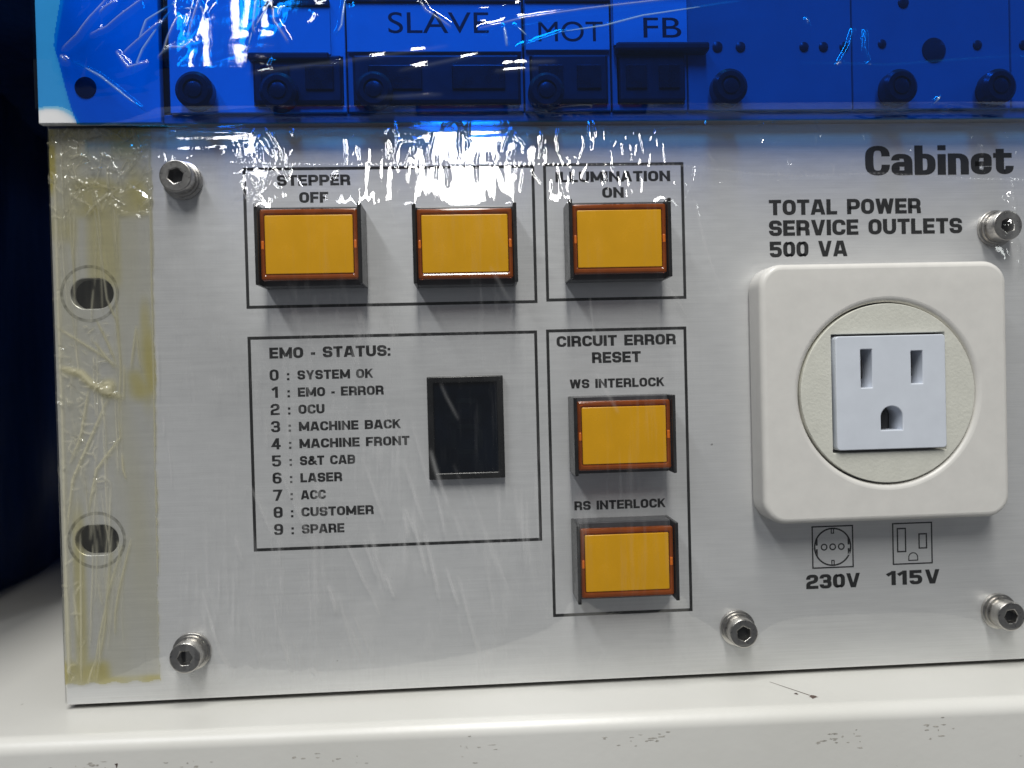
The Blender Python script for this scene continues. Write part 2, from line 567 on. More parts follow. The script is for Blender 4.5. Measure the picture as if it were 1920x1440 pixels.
def outline(name, x0, z0, x1, z1, t, parent, y=-.03, **kw):
    return plate(name, [rrect(x0, z0, x1, z1), rrect(x0 + t, z0 + t, x1 - t, z1 - t)], y, .02, M_INK, parent=parent, **kw)

# ------------------------------------------------------------------ setting: shelf, dark cabinet, room
def build_shelf():
    zt, rad = -1.2, 3.2
    prof = [(620, zt)]
    for i in range(13):
        a = math.radians(90 + 90 * i / 12)
        prof.append((-15.0 + rad + rad * math.cos(a) , zt - rad + rad * math.sin(a)))
    prof += [(-15.0, -30), (-15.0, -62), (-14.6, -140), (620, -140)]
    xs = list(np.linspace(-620, 760, 24))
    vs, fs = [], []
    for x in xs:
        for k, (y, z) in enumerate(prof):
            vs.append((x, y, z))
    n = len(prof)
    for i in range(len(xs) - 1):
        for k in range(n - 1):
            fs.append((i * n + k, i * n + k + 1, (i + 1) * n + k + 1, (i + 1) * n + k))
    o = mesh_obj('shelf', vs, fs, M_PAINT, smooth=True, kind='structure')
    bm = bmesh.new(); bm.from_mesh(o.data)
    bmesh.ops.recalc_face_normals(bm, faces=bm.faces)
    bm.to_mesh(o.data); bm.free()
    # long shallow taper of the front edge towards the right
    o.rotation_euler = (0, 0, math.radians(-1.25))
    return o
shelf = build_shelf()

def blob(cx, cz, rx, rz, n=11, jit=.45):
    return [(cx + rx * (1 + jit * (random.random() - .5) * 2) * math.cos(2 * math.pi * i / n), cz + rz * (1 + jit * (random.random() - .5) * 2) * math.sin(2 * math.pi * i / n)) for i in range(n)]

def shelf_marks():
    M_CHIP = plain('brown_chip', (.08, .055, .045), .7, var=.4)
    M_SCUFF = plain('grey_scuff', (.38, .36, .32), .7, var=.4, nscale=1500)
    def top_mark(name, x, y, rx, ry, mat, n=12):
        pts = blob(x, y, rx, ry, n, .5)
        return mesh_obj(name, [(a, b, -1.17) for a, b in pts], [tuple(range(n))], mat)
    def front_mark(name, x, z, rx, rz, mat, n=9):
        yy = -15.05 - math.tan(math.radians(1.25)) * x
        pts = blob(x, z, rx, rz, n, .6)
        return mesh_obj(name, [(a, yy - math.tan(math.radians(1.25)) * (a - x), b) for a, b in pts], [tuple(range(n))], mat)
    inv = Matrix.Rotation(math.radians(1.25), 4, 'Z')
    def adopt(o):
        o.data.transform(inv); o.parent = shelf
    a = top_mark('paint_chip', 170.6, -12.6, 1.0, .9, M_CHIP); adopt(a)
    b = top_mark('paint_chip', 167.6, -10.6, .5, .5, M_CHIP); adopt(b)
    c = mesh_obj('crack', [(170.1, -11.9, -1.165), (170.5, -11.9, -1.165), (164.4, -3.4, -1.165), (164.2, -3.4, -1.165)], [(0, 1, 2, 3)], M_CHIP); adopt(c)
    vs, fs = [], []
    clusters = [(12, -7.5, 7, 16), (33, -8, 5, 8), (58, -7, 9, 8), (95, -6.4, 7, 7), (130, -6.6, 10, 14), (172, -7.6, 6, 16), (196, -6.8, 4, 10), (222, -5.5, 5, 12), (240, -7, 6, 6)]
    for cx, cz, sp, num in clusters:
        for _ in range(num):
            x = random.gauss(cx, sp * .5); z = random.gauss(cz, 1.0)
            n = 7
            pts = blob(x, z, random.uniform(.1, .8), random.uniform(.06, .22), n, .6)
            b0 = len(vs)
            for px, pz in pts:
                vs.append((px, -15.04 - math.tan(math.radians(1.25)) * px, pz))
            fs.append(tuple(range(b0, b0 + n)))
    s = mesh_obj('scuff_marks', vs, fs, M_SCUFF, kind='stuff'); adopt(s)
    d = front_mark('paint_chip', 17.8, -6.9, .35, .5, M_CHIP); adopt(d)
shelf_marks()

def build_dark_cabinet():
    root = empty('dark_cabinet', (-0.1, .2, 0), label='dark navy plastic-covered cabinet in shadow behind the left end of the shelf', cat='cabinet')
    vs, fs = [], []
    # side face running back from the viewer, gently billowing like loose sheeting
    ys = np.linspace(45, 520, 60); zs = np.linspace(-1.0, 420, 50)
    for y in ys:
        for z in zs:
            x = -76 - (y - 100) * .15 + 2.2 * math.sin(y * .05 + z * .012) + 1.5 * math.sin(y * .11 - z * .03)
            vs.append((x + 100, y - 200, z))
    n = len(zs)
    for i in range(len(ys) - 1):
        for k in range(n - 1):
            fs.append((i * n + k, i * n + k + 1, (i + 1) * n + k + 1, (i + 1) * n + k))
    mesh_obj('plastic_sheet', vs, fs, M_NAVY, root, smooth=True)
    x0, x1 = -420 + 100, -95 + 100
    b = [(x0, -150, 0), (x1, -150, 0), (x1 - 60, 330, 0), (x0, 330, 0)]
    v2 = b + [(x, y, 420) for x, y, _ in b]
    box('shade_slab', -420 + 100, -16 + 100, -92 - 200, 280 - 200, 182, 207, M_NAVY, root, bevel=2)  # added slab, blocks lamp light from the shelf's left end
    mesh_obj('cabinet_body', v2, [(0, 1, 2, 3), (4, 5, 6, 7), (0, 1, 5, 4), (1, 2, 6, 5), (2, 3, 7, 6), (3, 0, 4, 7)], M_NAVY, root)
build_dark_cabinet()
mesh_obj('back_wall', [(-900, 640, -200), (900, 640, -200), (900, 640, 900), (-900, 640, 900)], [(0, 1, 2, 3)], M_NAVY, kind='structure')

# ------------------------------------------------------------------ the aluminium control panel
panel = empty('control_panel', (0, 0, 0), label='brushed aluminium control panel with yellow buttons and a white power outlet, on the white shelf', cat='control panel')

def stadium(cx, cz, w, h, n=10):
    return rrect(cx - w / 2, cz - h / 2, cx + w / 2, cz + h / 2, h / 2 - .01, n)

plate('front_plate', [rrect(0, 0, 482, 132.6), stadium(8.6, 94.7, 9.6, 6.9), stadium(7.9, 37.9, 9.8, 6.9)], 0, 2.6, M_ALU, bevel=.22, parent=panel)
box('housing', 19, 463, 2.7, 300, .6, 131.4, M_DARKPLASTIC, panel)
box('rack_rail', .6, 16.5, 4.5, 8, -1.0, 131.4, plain('rail_dark_metal', g(.012), .5, metal=.5), panel)
for cx, cz in ((8.1, 94.7), (7.9, 37.9)):
    plate('washer_mark', [circ(cx, cz, 6.6), circ(cx, cz, 5.9)], -.02, .012, plain('ring_shade', (.40, .40, .385), .6, metal=.4, var=.5, nscale=900), parent=panel)  # grey ring paints the soft shadow around the pressed washer mark

# printed frames
for a in ((43.4, 90.5, 111.3, 123.2), (113.4, 90.8, 147.2, 123.5), (43.4, 33.9, 111.0, 84.0), (113.15, 15.5, 147.0, 84.15)):
    outline('printed_frame', *a, .70, panel)
# lettering
def T(s, x0, x1, zb, H, **kw):
    text_mesh('lettering', s, x0, x1, zb, H, -.03, M_INK, panel, **kw)
T('STEPPER', 51.2, 68.1, 118.9, 2.5)
T('OFF', 56.2, 62.9, 114.9, 2.5)
T('ILLUMINATION', 116.3, 143.9, 119.0, 2.5)
T('ON', 127.4, 132.6, 115.2, 2.5)
T('EMO - STATUS:', 48.3, 76.3, 78.8, 2.55)
rows = ['SYSTEM OK', 'EMO - ERROR', 'OCU', 'MACHINE BACK', 'MACHINE FRONT', 'S&T CAB', 'LASER', 'ACC', 'CUSTOMER', 'SPARE']
x1s = [72.15, 74.5, 60.65, 78.3, 80.2, 67.4, 64.3, 60.35, 71.4, 64.45]
for i, s in enumerate(rows):
    zb = 73.65 - i * 4.01
    if i == 1:
        T('1', 48.75, 50.0, zb, 2.6, tk=.27)
    else:
        T(str(i), 48.2, 50.3, zb, 2.6, tk=.25, hy=.70)
    T(':', 52.2, 52.75, zb, 2.3)
    T(s, 54.6, x1s[i], zb + .1, 2.15)
T('CIRCUIT ERROR', 115.6, 144.4, 79.95, 2.55)
T('RESET', 124.0, 135.8, 75.9, 2.6)
T('WS INTERLOCK', 118.5, 141.4, 69.97, 2.15)
T('RS INTERLOCK', 118.9, 141.0, 40.85, 2.15)
T('Cabinet', 192.0, 229.2, 119.8, 7.2, tk=.29, hy=.56, tracking=.07)
T('TOTAL POWER', 167.9, 205.8, 110.5, 3.7)
T('SERVICE OUTLETS', 167.8, 216.1, 105.5, 3.75)
T('500 VA', 167.9, 187.1, 100.35, 3.8)
T('230V', 175.2, 188.7, 19.6, 3.5)
T('115V', 195.6, 208.8, 19.7, 3.5, tracking=.17)

def ring_loops(cx, cz, r, t):
    return [circ(cx, cz, r), circ(cx, cz, r - t)]
def frame_loops(x0, z0, x1, z1, t):
    return [rrect(x0, z0, x1, z1), rrect(x0 + t, z0 + t, x1 - t, z1 - t)]
# European round socket symbol
cx, cz = 182.0, 29.7
plate('socket_symbol', frame_loops(176.8, 24.5, 187.2, 34.9, .33) + ring_loops(cx, cz, 4.7, .38)
      + ring_loops(cx - 2.15, cz, .85, .32) + ring_loops(cx, cz, .85, .32) + ring_loops(cx + 2.15, cz, .85, .32)
      + [rrect(cx - .42, cz + 3.2, cx + .42, cz + 4.3), rrect(cx - .16, cz + 3.46, cx + .16, cz + 4.3)]
      + [rrect(cx - .42, cz - 4.3, cx + .42, cz - 3.2), rrect(cx - .16, cz - 4.3, cx + .16, cz - 3.46)]
      + [rrect(cx - 4.2, cz + .45, cx - 3.75, cz + 2.1), rrect(cx - 4.2, cz - 2.1, cx - 3.75, cz - .45), rrect(cx + 3.75, cz + .45, cx + 4.2, cz + 2.1), rrect(cx + 3.75, cz - 2.1, cx + 4.2, cz - .45)],
      -.03, .02, M_INK, parent=panel)
# American socket symbol
dsh = [(203.45, 25.5)] + [(202.2 + 1.25 * math.cos(a), 26.4 + 1.2 * math.sin(a)) for a in np.linspace(0, math.pi, 14)] + [(200.95, 25.5)]
dsi = [(203.2, 25.75)] + [(202.2 + 1.0 * math.cos(a), 26.4 + .95 * math.sin(a)) for a in np.linspace(0, math.pi, 14)] + [(201.2, 25.75)]
plate('socket_symbol', frame_loops(197.0, 24.65, 207.15, 34.95, .33) + frame_loops(198.15, 27.7, 200.5, 33.7, .33) + frame_loops(203.6, 28.4, 205.8, 32.2, .33) + [dsh, dsi],
      -.03, .02, M_INK, parent=panel)

# hex socket screws
def screw(cx, cz, r=3.5, rot=0.0, tilt=0.0, first=[None]):
    e = empty('hex_screw', parent=panel)
    e.location = (cx * MM, 0, cz * MM)
    hexh = circ(0, 0, 1.75, 6, rot)
    plate('screw_head', [circ(0, 0, r, 48), hexh], -4.9, 3.2, M_STEEL, bevel=.28, parent=e)
    disc_stack('socket_bottom', 0, 0, [(1.9, -2.4), (1.9, -2.9)], M_SOCKETDARK, e, 16)
    disc_stack('spring_washer', 0, 0, [(r + .25, -.85), (r + .35, -.95), (r + .35, -1.6), (r + .1, -1.7)], M_STEEL, e)
    disc_stack('flat_washer', 0, 0, [(r + .85, -.01), (r + .85, -.7), (r + .7, -.8)], M_STEEL, e)
    return e
for a in ((29.9, 120.3, 3.6, .3), (28.7, 11.3, 3.5, .0), (157.8, 11.1, 3.4, .6), (223.5, 12.3, 3.5, .1), (224.3, 106.4, 3.6, .4)):
    screw(*a)

# push buttons
def button(cx, cz, label=None):
    e = empty('push_button', parent=panel)
    e.location = (cx * MM, 0, cz * MM)
    hw, hh = 11.7, 8.95
    box('button_housing', -hw + .8, hw - .8, -5.6, 0, -hh, hh, M_HOUSING, e, bevel=.25)
    for s in (-1, 1):
        box('side_rail', s * hw - (.8 if s > 0 else 0), s * hw + (0 if s > 0 else .8), -9.5, 0, -hh, hh, M_DARKPLASTIC, e, bevel=.16)
    # a dark well under the cap, then the yellow cap and the smoked amber surround over it
    box('cap_base', -10.4, 10.4, -6.4, -5.6, -7.7, 7.7, M_HOUSING, e, bevel=.1)
    plate('lens_frame', [rrect(-10.75, -7.95, 10.75, 7.95, .5, 3), rrect(-9.75, -6.6, 9.75, 6.6, .3, 3)], -8.5, 2.1, M_AMBER, bevel=.45, parent=e, res=1)
    plate('cap', [rrect(-9.7, -6.55, 9.7, 6.55, .25, 3)], -8.35, 1.95, M_YELLOW, bevel=.18, parent=e)
    for s in (-1, 1):
        box('clip', s * 10.2 - .32, s * 10.2 + .32, -8.60, -7.2, -1.1, .9, M_ORANGE, e, bevel=.2)
    if label: e['label'] = label
    return e
button(59.85, 103.8, 'yellow button under the words STEPPER OFF')
button(94.5, 103.45, 'yellow button under the white glare, centre of the top row')
button(129.7, 104.0, 'yellow button under the words ILLUMINATION ON')
button(129.7, 59.2, 'yellow button under the words WS INTERLOCK')
button(129.7, 30.0, 'yellow button under the words RS INTERLOCK')

# seven segment display
disp = empty('status_display', parent=panel)
plate('bezel', [rrect(84.7, 49.5, 102.5, 73.6, .3, 3), rrect(86.2, 51.0, 101.0, 72.1, .2, 3)], -2.2, 2.2, M_DARKPLASTIC, bevel=.25, parent=disp)
box('window', 86.0, 101.2, -1.5, 0, 50.8, 72.3, M_GLASSDARK, disp)
def seg(x0, z0, x1, z1):
    plate('digit_segment', [rrect(x0, z0, x1, z1, .3, 2)], -1.53, .02, M_SEG, parent=disp)
for k in (55.2, 61.2, 67.2):
    seg(91.4, k, 96.0, k + 1.2)
for x in (90.0, 96.2):
    seg(x, 56.6, x + 1.2, 61.0); seg(x, 62.6, x + 1.2, 67.0)

# power outlet
outlet = empty('power_outlet', parent=panel)
OC = (192.3, 67.1)
# a plain bevelled plate keeps the round opening truly round
plate('outlet_frame', [rrect(162.1, 37.2, 221.5, 97.6, 5.4, 10), circ(*OC, 21.35, 96)], -8.1, 8.0, M_WHITEP, bevel=1.3, parent=outlet, res=4)
plate('round_insert', [circ(*OC, 20.95, 96), rrect(178.75, 53.4, 206.1, 81.1, .3, 3)], -7.95, 5.0, M_CREAM, bevel=.15, parent=outlet)
dhole = [(195.0, 58.5)] + [(192.4 + 2.6 * math.cos(a), 61.6 + 2.5 * math.sin(a)) for a in np.linspace(0, math.pi, 18)] + [(189.8, 58.5)]
plate('socket_face', [rrect(179.3, 54.1, 205.55, 80.55, .8, 4), rrect(185.2, 68.5, 187.9, 77.4, .12, 2), rrect(197.25, 69.2, 200.0, 76.8, .12, 2), dhole], -9.0, 6.0, M_COOLP, bevel=.22, parent=outlet)
box('socket_back', 179.6, 205.2, -3.2, -2.6, 54.4, 80.2, M_SOCKETDARK, outlet)
for x0, z0, z1 in ((184.9, 70.6, 75.0), (196.95, 71.0, 74.8)):
    box('contact', x0 + .35, x0 + 1.3, -7.6, -3.2, z0, z1, M_SOCKETDARK, outlet)
box('contact', 191.2, 192.6, -6.6, -3.2, 58.8, 62.4, M_SOCKETDARK, outlet)

# ------------------------------------------------------------------ the upper rack module behind blue film
YU = -3.8
upper = empty('rack_module', (0, 0, .1325), label='grey rack module above the panel, seen through deep blue plastic film', cat='rack module')
def U(o):
    o.data.transform(Matrix.Translation((0, 0, -.1325)))
    return o
seams = [(0, 26.8, 'a'), (28.9, 68.35, ''), (68.75, 108.9, ''), (109.3, 129.3, ''), (129.7, 147.4, ''), (147.7, 187.1, ''), (187.4, 226.2, ''), (226.5, 300, '')]
for x0, x1, _ in seams:
    lo = 134.6 if x0 > 20 else 132.5
    lps = [rrect(x0, lo, x1, 262)]
    if 28 < x0 < 140:
        a, b = max(x0 + 1.2, 47.5), x1 - .6
        lps.append(rrect(a, 136.0, b, 147.2))
    U(plate('card_panel', lps, YU, 2.0, M_WHITECARD if x0 < 60 else M_GREYPANEL, bevel=.15, parent=upper))
U(box('lower_rail', 27.0, 300, YU + .9, YU + 6, 132.5, 134.5, M_GREYPANEL, upper, bevel=.2))
U(box('module_body', 3, 300, YU + 6.0, 260, 132.7, 262, M_CONN, upper))
# recessed connectors with an overhanging lip
for x0, x1 in ((47.8, 67.6), (70.2, 108.0), (110.8, 128.4), (131.2, 146.6)):
    U(box('connector', x0, x1, YU - 1.6, YU + 5, 136.3, 147.0, M_CONN, upper, bevel=.5))
    m = (x0 + x1) / 2
    for q in (-.25, .25):
        U(box('connector_slot', m + q * (x1 - x0) - (x1 - x0) * .16, m + q * (x1 - x0) + (x1 - x0) * .16, YU - 2.1, YU - 1.6, 139.0, 144.5, M_DARKPLASTIC, upper, bevel=.2))
U(box('connector_lip', 130.2, 152.0, YU - 3.4, YU - .02, 147.2, 149.3, M_CONN, upper, bevel=.6))
U(box('connector_lip', 47.0, 65.0, YU - 2.6, YU - .02, 145.6, 147.3, M_CONN, upper, bevel=.4))
for x0, x1, z0, z1 in ((45.9, 65.2, 147.3, 158.0), (68.9, 108.6, 147.9, 158.9), (109.6, 129.1, 148.3, 159.0), (130.1, 147.4, 149.4, 160.5)):
    U(box('label_strip', x0, x1, YU - 1.0, YU - .02, z0, z1, M_PAPER, upper, bevel=.08))
    U(box('label_holder', x0, x1, YU - 1.6, YU - .02, z1 + .1, z1 + 1.5, M_CONN, upper, bevel=.2))
for s, x0, x1, zb, H in (('SLAVE', 78.3, 101.2, 152.1, 4.8), ('MOT', 112.6, 127.6, 150.2, 4.6), ('FB', 137.1, 146.0, 151.1, 4.6)):
    U(font_text('lettering', s, x0, x1, zb, H, YU - 1.03, M_INK, upper))
def knob(x, z, r=4.1, h=4.8):
    e = empty('knob', parent=upper)
    e.location = (x * MM, YU * MM, (z - 132.5) * MM)
    prof = [(r * .8, -.01), (r * .8, -1.2), (r, -1.6), (r, -h + .7), (r * .8, -h), (r * .55, -h), (r * .5, -h + .5)]
    disc_stack('knob_grip', 0, 0, prof, M_KNOB, e, 28)
    disc_stack('knob_screw', 0, 0, [(r * .42, -h + .45), (r * .42, -h + .1), (r * .3, -h)], M_KNOB, e, 20)
for x, z in ((35.6, 138.3), (53.9, 138.0), (75.0, 138.2), (113.8, 137.8), (156.2, 138.6), (196.6, 138.4), (220.6, 138.4)):
    knob(x, z)
for x, z, r in ((10.5, 140.4, 2.35), (154.8, 149.3, 1.2), (160.3, 149.3, 1.15), (175.6, 149.3, 1.1), (180.3, 149.3, 1.1), (185.3, 149.3, 1.1), (194.6, 150.0, 1.0), (207.3, 148.5, 2.9), (218.1, 149.7, 1.1), (229.6, 149.7, 1.1), (200, 159.8, 1.3)):
    U(disc_stack('hole_disc', x, z, [(r, YU), (r, YU - .25), (r * .6, YU - .45)], M_HOLE, upper, 24))  # dark raised discs stand in for the shade inside small holes

# ------------------------------------------------------------------ plastic film: membranes stretched over what stands below
def bspline_rows(t, n):
    """Cubic B-spline weights of n control points for parameters t in [0, n-1]."""
    t = np.clip(t, 0, n - 1 - 1e-9)
    i = np.floor(t).astype(int); f = t - i
    W = np.zeros((len(t), n))
    ws = [(1 - f) ** 3 / 6, (3 * f ** 3 - 6 * f ** 2 + 4) / 6, (-3 * f ** 3 + 3 * f ** 2 + 3 * f + 1) / 6, f ** 3 / 6]
    for k, ww in enumerate(ws):
        np.add.at(W, (np.arange(len(t)), np.clip(i + k - 1, 0, n - 1)), ww)
    return W

class Sheet:
    def __init__(s, xs, zs):
        s.x, s.z = np.asarray(xs, float), np.asarray(zs, float)
        s.h = np.zeros((len(s.z), len(s.x)))
        s.a = {'haze': np.zeros_like(s.h), 'dens': np.zeros_like(s.h), 'mask': np.zeros_like(s.h)}
    def noise(s, cx, cz, seed, amp=1.0):
        r = np.random.default_rng(seed)
        x0, x1, z0, z1 = s.x[0], s.x[-1], s.z[0], s.z[-1]
        nx, nz = int((x1 - x0) / cx) + 4, int((z1 - z0) / cz) + 4
        C = r.normal(size=(nz, nx))
        return amp * bspline_rows((s.z - z0) / cz + 1, nz) @ C @ bspline_rows((s.x - x0) / cx + 1, nx).T
    def box(s, x0, x1, z0, z1, soft=2.0, softz=None):
        softz = softz or soft
        def sm(v, a, b, so):
            return 1 / (1 + np.exp(-(v - a) / so * 4)) * 1 / (1 + np.exp((v - b) / so * 4))
        return sm(s.z, z0, z1, softz)[:, None] * sm(s.x, x0, x1, soft)[None, :]
    def membrane(s, obstacles, border, iters=1600, step=1.0):
        """obstacles: (x0,x1,z0,z1,height); border = (left, right, bottom, top) heights."""
        cx = np.arange(s.x[0], s.x[-1] + step, step); cz = np.arange(s.z[0], s.z[-1] + step, step)
        O = np.full((len(cz), len(cx)), .12)
        X, Z = np.meshgrid(cx, cz)
        for x0, x1, z0, z1, hh in obstacles:
            m = (X >= x0) & (X <= x1) & (Z >= z0) & (Z <= z1)
            O[m] = np.maximum(O[m], hh)
        U_ = O.copy()
        l, r, b, t = border
        for it in range(iters):
            U_[:, 0] = l; U_[:, -1] = U_[:, -2] if r is None else r
            U_[0, :] = b; U_[-1, :] = t
            U_[1:-1, 1:-1] = np.maximum(O[1:-1, 1:-1], .25 * (U_[:-2, 1:-1] + U_[2:, 1:-1] + U_[1:-1, :-2] + U_[1:-1, 2:]))
        s.h += bspline_rows((s.z - cz[0]) / step, len(cz)) @ U_ @ bspline_rows((s.x - cx[0]) / step, len(cx)).T
    def ridge(s, pts, amp, wd, haze=0.0, dens=0.0, taper=True, bead=0.0):
        P = np.array(pts, float)
        m = wd * 3.2
        ix = np.where((s.x > P[:, 0].min() - m) & (s.x < P[:, 0].max() + m))[0]
        iz = np.where((s.z > P[:, 1].min() - m) & (s.z < P[:, 1].max() + m))[0]
        if len(ix) < 2 or len(iz) < 2:
            return
        X, Z = np.meshgrid(s.x[ix], s.z[iz])
        best = np.full(X.shape, 1e9); par = np.zeros(X.shape)
        Ls = np.r_[0, np.cumsum(np.hypot(*np.diff(P, axis=0).T))]
        for k in range(len(P) - 1):
            a, b = P[k], P[k + 1]
            d = b - a; L2 = d @ d
            if L2 < 1e-9: continue
            t = np.clip(((X - a[0]) * d[0] + (Z - a[1]) * d[1]) / L2, 0, 1)
            D = (X - a[0] - t * d[0]) ** 2 + (Z - a[1] - t * d[1]) ** 2
            u = D < best
            best = np.where(u, D, best); par = np.where(u, (Ls[k] + t * (Ls[k + 1] - Ls[k])) / Ls[-1], par)
        gss = np.exp(-best / (2 * wd * wd))
        if taper:
            gss *= np.clip(np.sin(np.pi * np.clip(par, 0.001, .999)), 0, 1) ** .35
        if bead:
            gss *= .55 + .45 * np.sin(par * Ls[-1] / bead * 2 * np.pi)
        sl = np.ix_(iz, ix)
        s.h[sl] += amp * gss
        if haze: s.a['haze'][sl] = np.maximum(s.a['haze'][sl], haze * gss)
        if dens: s.a['dens'][sl] = np.maximum(s.a['dens'][sl], dens * gss)
    def crinkle(s, n, x0, x1, z0, z1, amp, wd, ln, ang=(0, math.pi), seed=1, haze=0.0, bend=.5):
        r = random.Random(seed)
        for _ in range(n):
            x, z = r.uniform(x0, x1), r.uniform(z0, z1)
            a = r.uniform(*ang); L = ln * r.uniform(.4, 1.4)
            pts = [(x, z)]
            for k in range(3):
                a += r.uniform(-bend, bend)
                x += math.cos(a) * L / 3; z += math.sin(a) * L / 3
                pts.append((x, z))
            s.ridge(pts, amp * r.uniform(.4, 1.2) * r.choice((1, 1, -1)), wd * r.uniform(.7, 1.3), haze=haze * r.random())
    def build(s, name, mat, y0, keep=None, wrap_left=False, parent=None, **kw):
        nz, nx = s.h.shape
        X, Z = np.meshgrid(s.x, s.z)
        Y = y0 - np.maximum(s.h, .02)
        if wrap_left:
            for k, (dx, dy) in enumerate(((-.35, 2.4), (-.45, 1.4), (-.42, .6), (-.25, .05))):
                X[:, k] = dx; Y[:, k] = y0 - .15 + dy
        co = np.stack([X, Y, Z], -1).reshape(-1, 3) * MM
        idx = np.arange(nz * nx).reshape(nz, nx)
        q = np.stack([idx[:-1, :-1], idx[:-1, 1:], idx[1:, 1:], idx[1:, :-1]], -1)
        if keep is not None:
            kc = keep(.5 * (X[:-1, :-1] + X[1:, 1:]), .5 * (Z[:-1, :-1] + Z[1:, 1:]))
            q = q[kc]
        q = q.reshape(-1, 4)
        used = np.zeros(nz * nx, bool); used[q.ravel()] = True
        remap = np.cumsum(used) - 1
        q = remap[q]; co = co[used]
        me = bpy.data.meshes.new(name)
        me.vertices.add(len(co)); me.vertices.foreach_set('co', co.astype(np.float32).ravel())
        me.loops.add(q.size); me.loops.foreach_set('vertex_index', q.astype(np.int32).ravel())
        me.polygons.add(len(q))
        me.polygons.foreach_set('loop_start', np.arange(0, q.size, 4, dtype=np.int32))
        me.polygons.foreach_set('use_smooth', np.ones(len(q), bool))
        me.update(calc_edges=True)
        for k, v in s.a.items():
            at = me.attributes.new(k, 'FLOAT', 'POINT')
            at.data.foreach_set('value', v.reshape(-1)[used].astype(np.float32))
        me.materials.append(mat)
        me.validate()
        return link(bpy.data.objects.new(name, me), parent, **kw)

# --- clear wrap over the aluminium panel
M_CLEAR = film('clear_wrap', (.965, .97, .965), hazecol=(.85, .85, .84), hazeamt=.45, gloss=1.65, rough=.035, bump=.22, base_haze=.001, streak=1.3, srot=-.22)
xs = np.arange(-.5, 238, .25)
zs = np.r_[np.arange(.3, 108, .5), np.arange(108, 132.6, .22)]
S = Sheet(xs, zs)
obs = []
for bx, bz in ((59.85, 103.8), (94.5, 103.45), (129.7, 104.0), (129.7, 59.2), (129.7, 30.0)):
    obs += [(bx - 11.7, bx - 10.6, bz - 9, bz + 9, 9.9), (bx + 10.6, bx + 11.7, bz - 9, bz + 9, 9.9), (bx - 11, bx + 11, bz - 8, bz + 8, 9.0)]
obs += [(162.3, 221.3, 37.5, 97.3, 9.4), (84.7, 102.5, 49.5, 73.6, 2.5)]
for sx_, sz_ in ((29.9, 120.3), (28.7, 11.3), (157.8, 11.1), (223.5, 12.3), (224.3, 106.4)):
    obs.append((sx_ - 3.2, sx_ + 3.2, sz_ - 3.2, sz_ + 3.2, 5.2))
S.membrane(obs + [(30, 240, 127.4, 133, 3.6)], (.15, None, .15, 3.7))
# vertical pleats that break up the lamp's reflection above the middle button
def pleats(x0, x1, z0, z1, amp, seed, cw=.55, cl=5.0, soft=2.0, softz=2.5):
    S.h += S.box(x0, x1, z0, z1, soft, softz) * S.noise(cw, cl, seed, amp)
pleats(80, 107, 111, 124, .012, 3, .7, 6)
pleats(76, 112, 121, 126, .045, 33, 1.3, 3, 2, 1.2)
pleats(68, 80, 112, 126, .06, 13, .7, 4)
pleats(112, 150, 113, 128, .030, 4, 1.1, 5)
pleats(40, 70, 113, 128, .028, 5, 1.1, 5)
pleats(62, 110, 113, 126, .008, 6, .5, 1.2)
pleats(150, 236, 118, 131, .010, 15, 1.6, 3)
# horizontally stretched band along the upper edge
S.h += S.box(20, 238, 126, 133, 4, 1.5) * S.noise(9, .55, 8, .035)
S.h += S.box(60, 112, 124, 130, 4, 1.5) * S.noise(4, .5, 9, .04)
# broad soft unevenness
S.h += S.noise(9, 12, 10, .06) * S.box(26, 160, 2, 110, 4)
S.h += S.noise(2.2, 14, 11, .012) * S.box(26, 112, 2, 95, 4)
S.crinkle(64, 24, 150, 114, 127, .16, .19, 5.5, (math.pi * .4, math.pi * .6), 21, 0, .18)
S.crinkle(40, 24, 150, 122, 131, .08, .16, 2.4, (math.pi * .3, math.pi * .7), 121)
S.crinkle(24, 30, 50, 119, 130, .10, .18, 3.6, (math.pi * .2, math.pi * .5), 22)
S.crinkle(34, 150, 234, 116, 131, .15, .18, 2.6, (math.pi * .3, math.pi * .6), 23, .25)
S.crinkle(60, 112, 148, 112, 129, .10, .2, 3.2, (math.pi * .35, math.pi * .7), 24)
S.crinkle(26, 42, 56, 112, 124, .10, .2, 3.5, (math.pi * .3, math.pi * .7), 25)
S.crinkle(14, 26, 60, 20, 90, .05, .16, 6, (math.pi * .42, math.pi * .58), 26, .3, .15)
S.crinkle(60, 34, 108, 4, 48, .04, .26, 15, (math.pi * .53, math.pi * .63), 27, .8, .06)
S.crinkle(14, 60, 160, 60, 108, .04, .22, 9, (math.pi * .55, math.pi * .68), 37, .35, .1)
S.crinkle(30, 24, 60, 1, 12, .06, .2, 4, (0, math.pi), 28, .3)
S.crinkle(10, 84, 100, 52, 70, .05, .15, 2.5, (0, math.pi), 29)
S.crinkle(40, 145, 160, 88, 116, .06, .16, 3.5, (math.pi * .6, math.pi * .72), 30)
S.ridge([(224.5, 117.3), (223.9, 106), (223.5, 96.8), (222.0, 91.6)], .6, .8, .22)  # haze on this fold paints part of its vertical sparkle
S.h += S.box(221.6, 225.4, 92, 116, .8, 2) * S.noise(.5, .6, 31, .13)
S.ridge([(147.2, 113.1), (149.5, 100.5), (153.1, 90.4)], .18, .22, .3)
S.ridge([(23.6, 84), (23.3, 70.6)], .10, .15, .6); S.ridge([(24.1, 66), (24.2, 61.8)], .10, .15, .6); S.ridge([(25.0, 60.5), (25.3, 56), (25.6, 49.6)], .12, .16, .5)
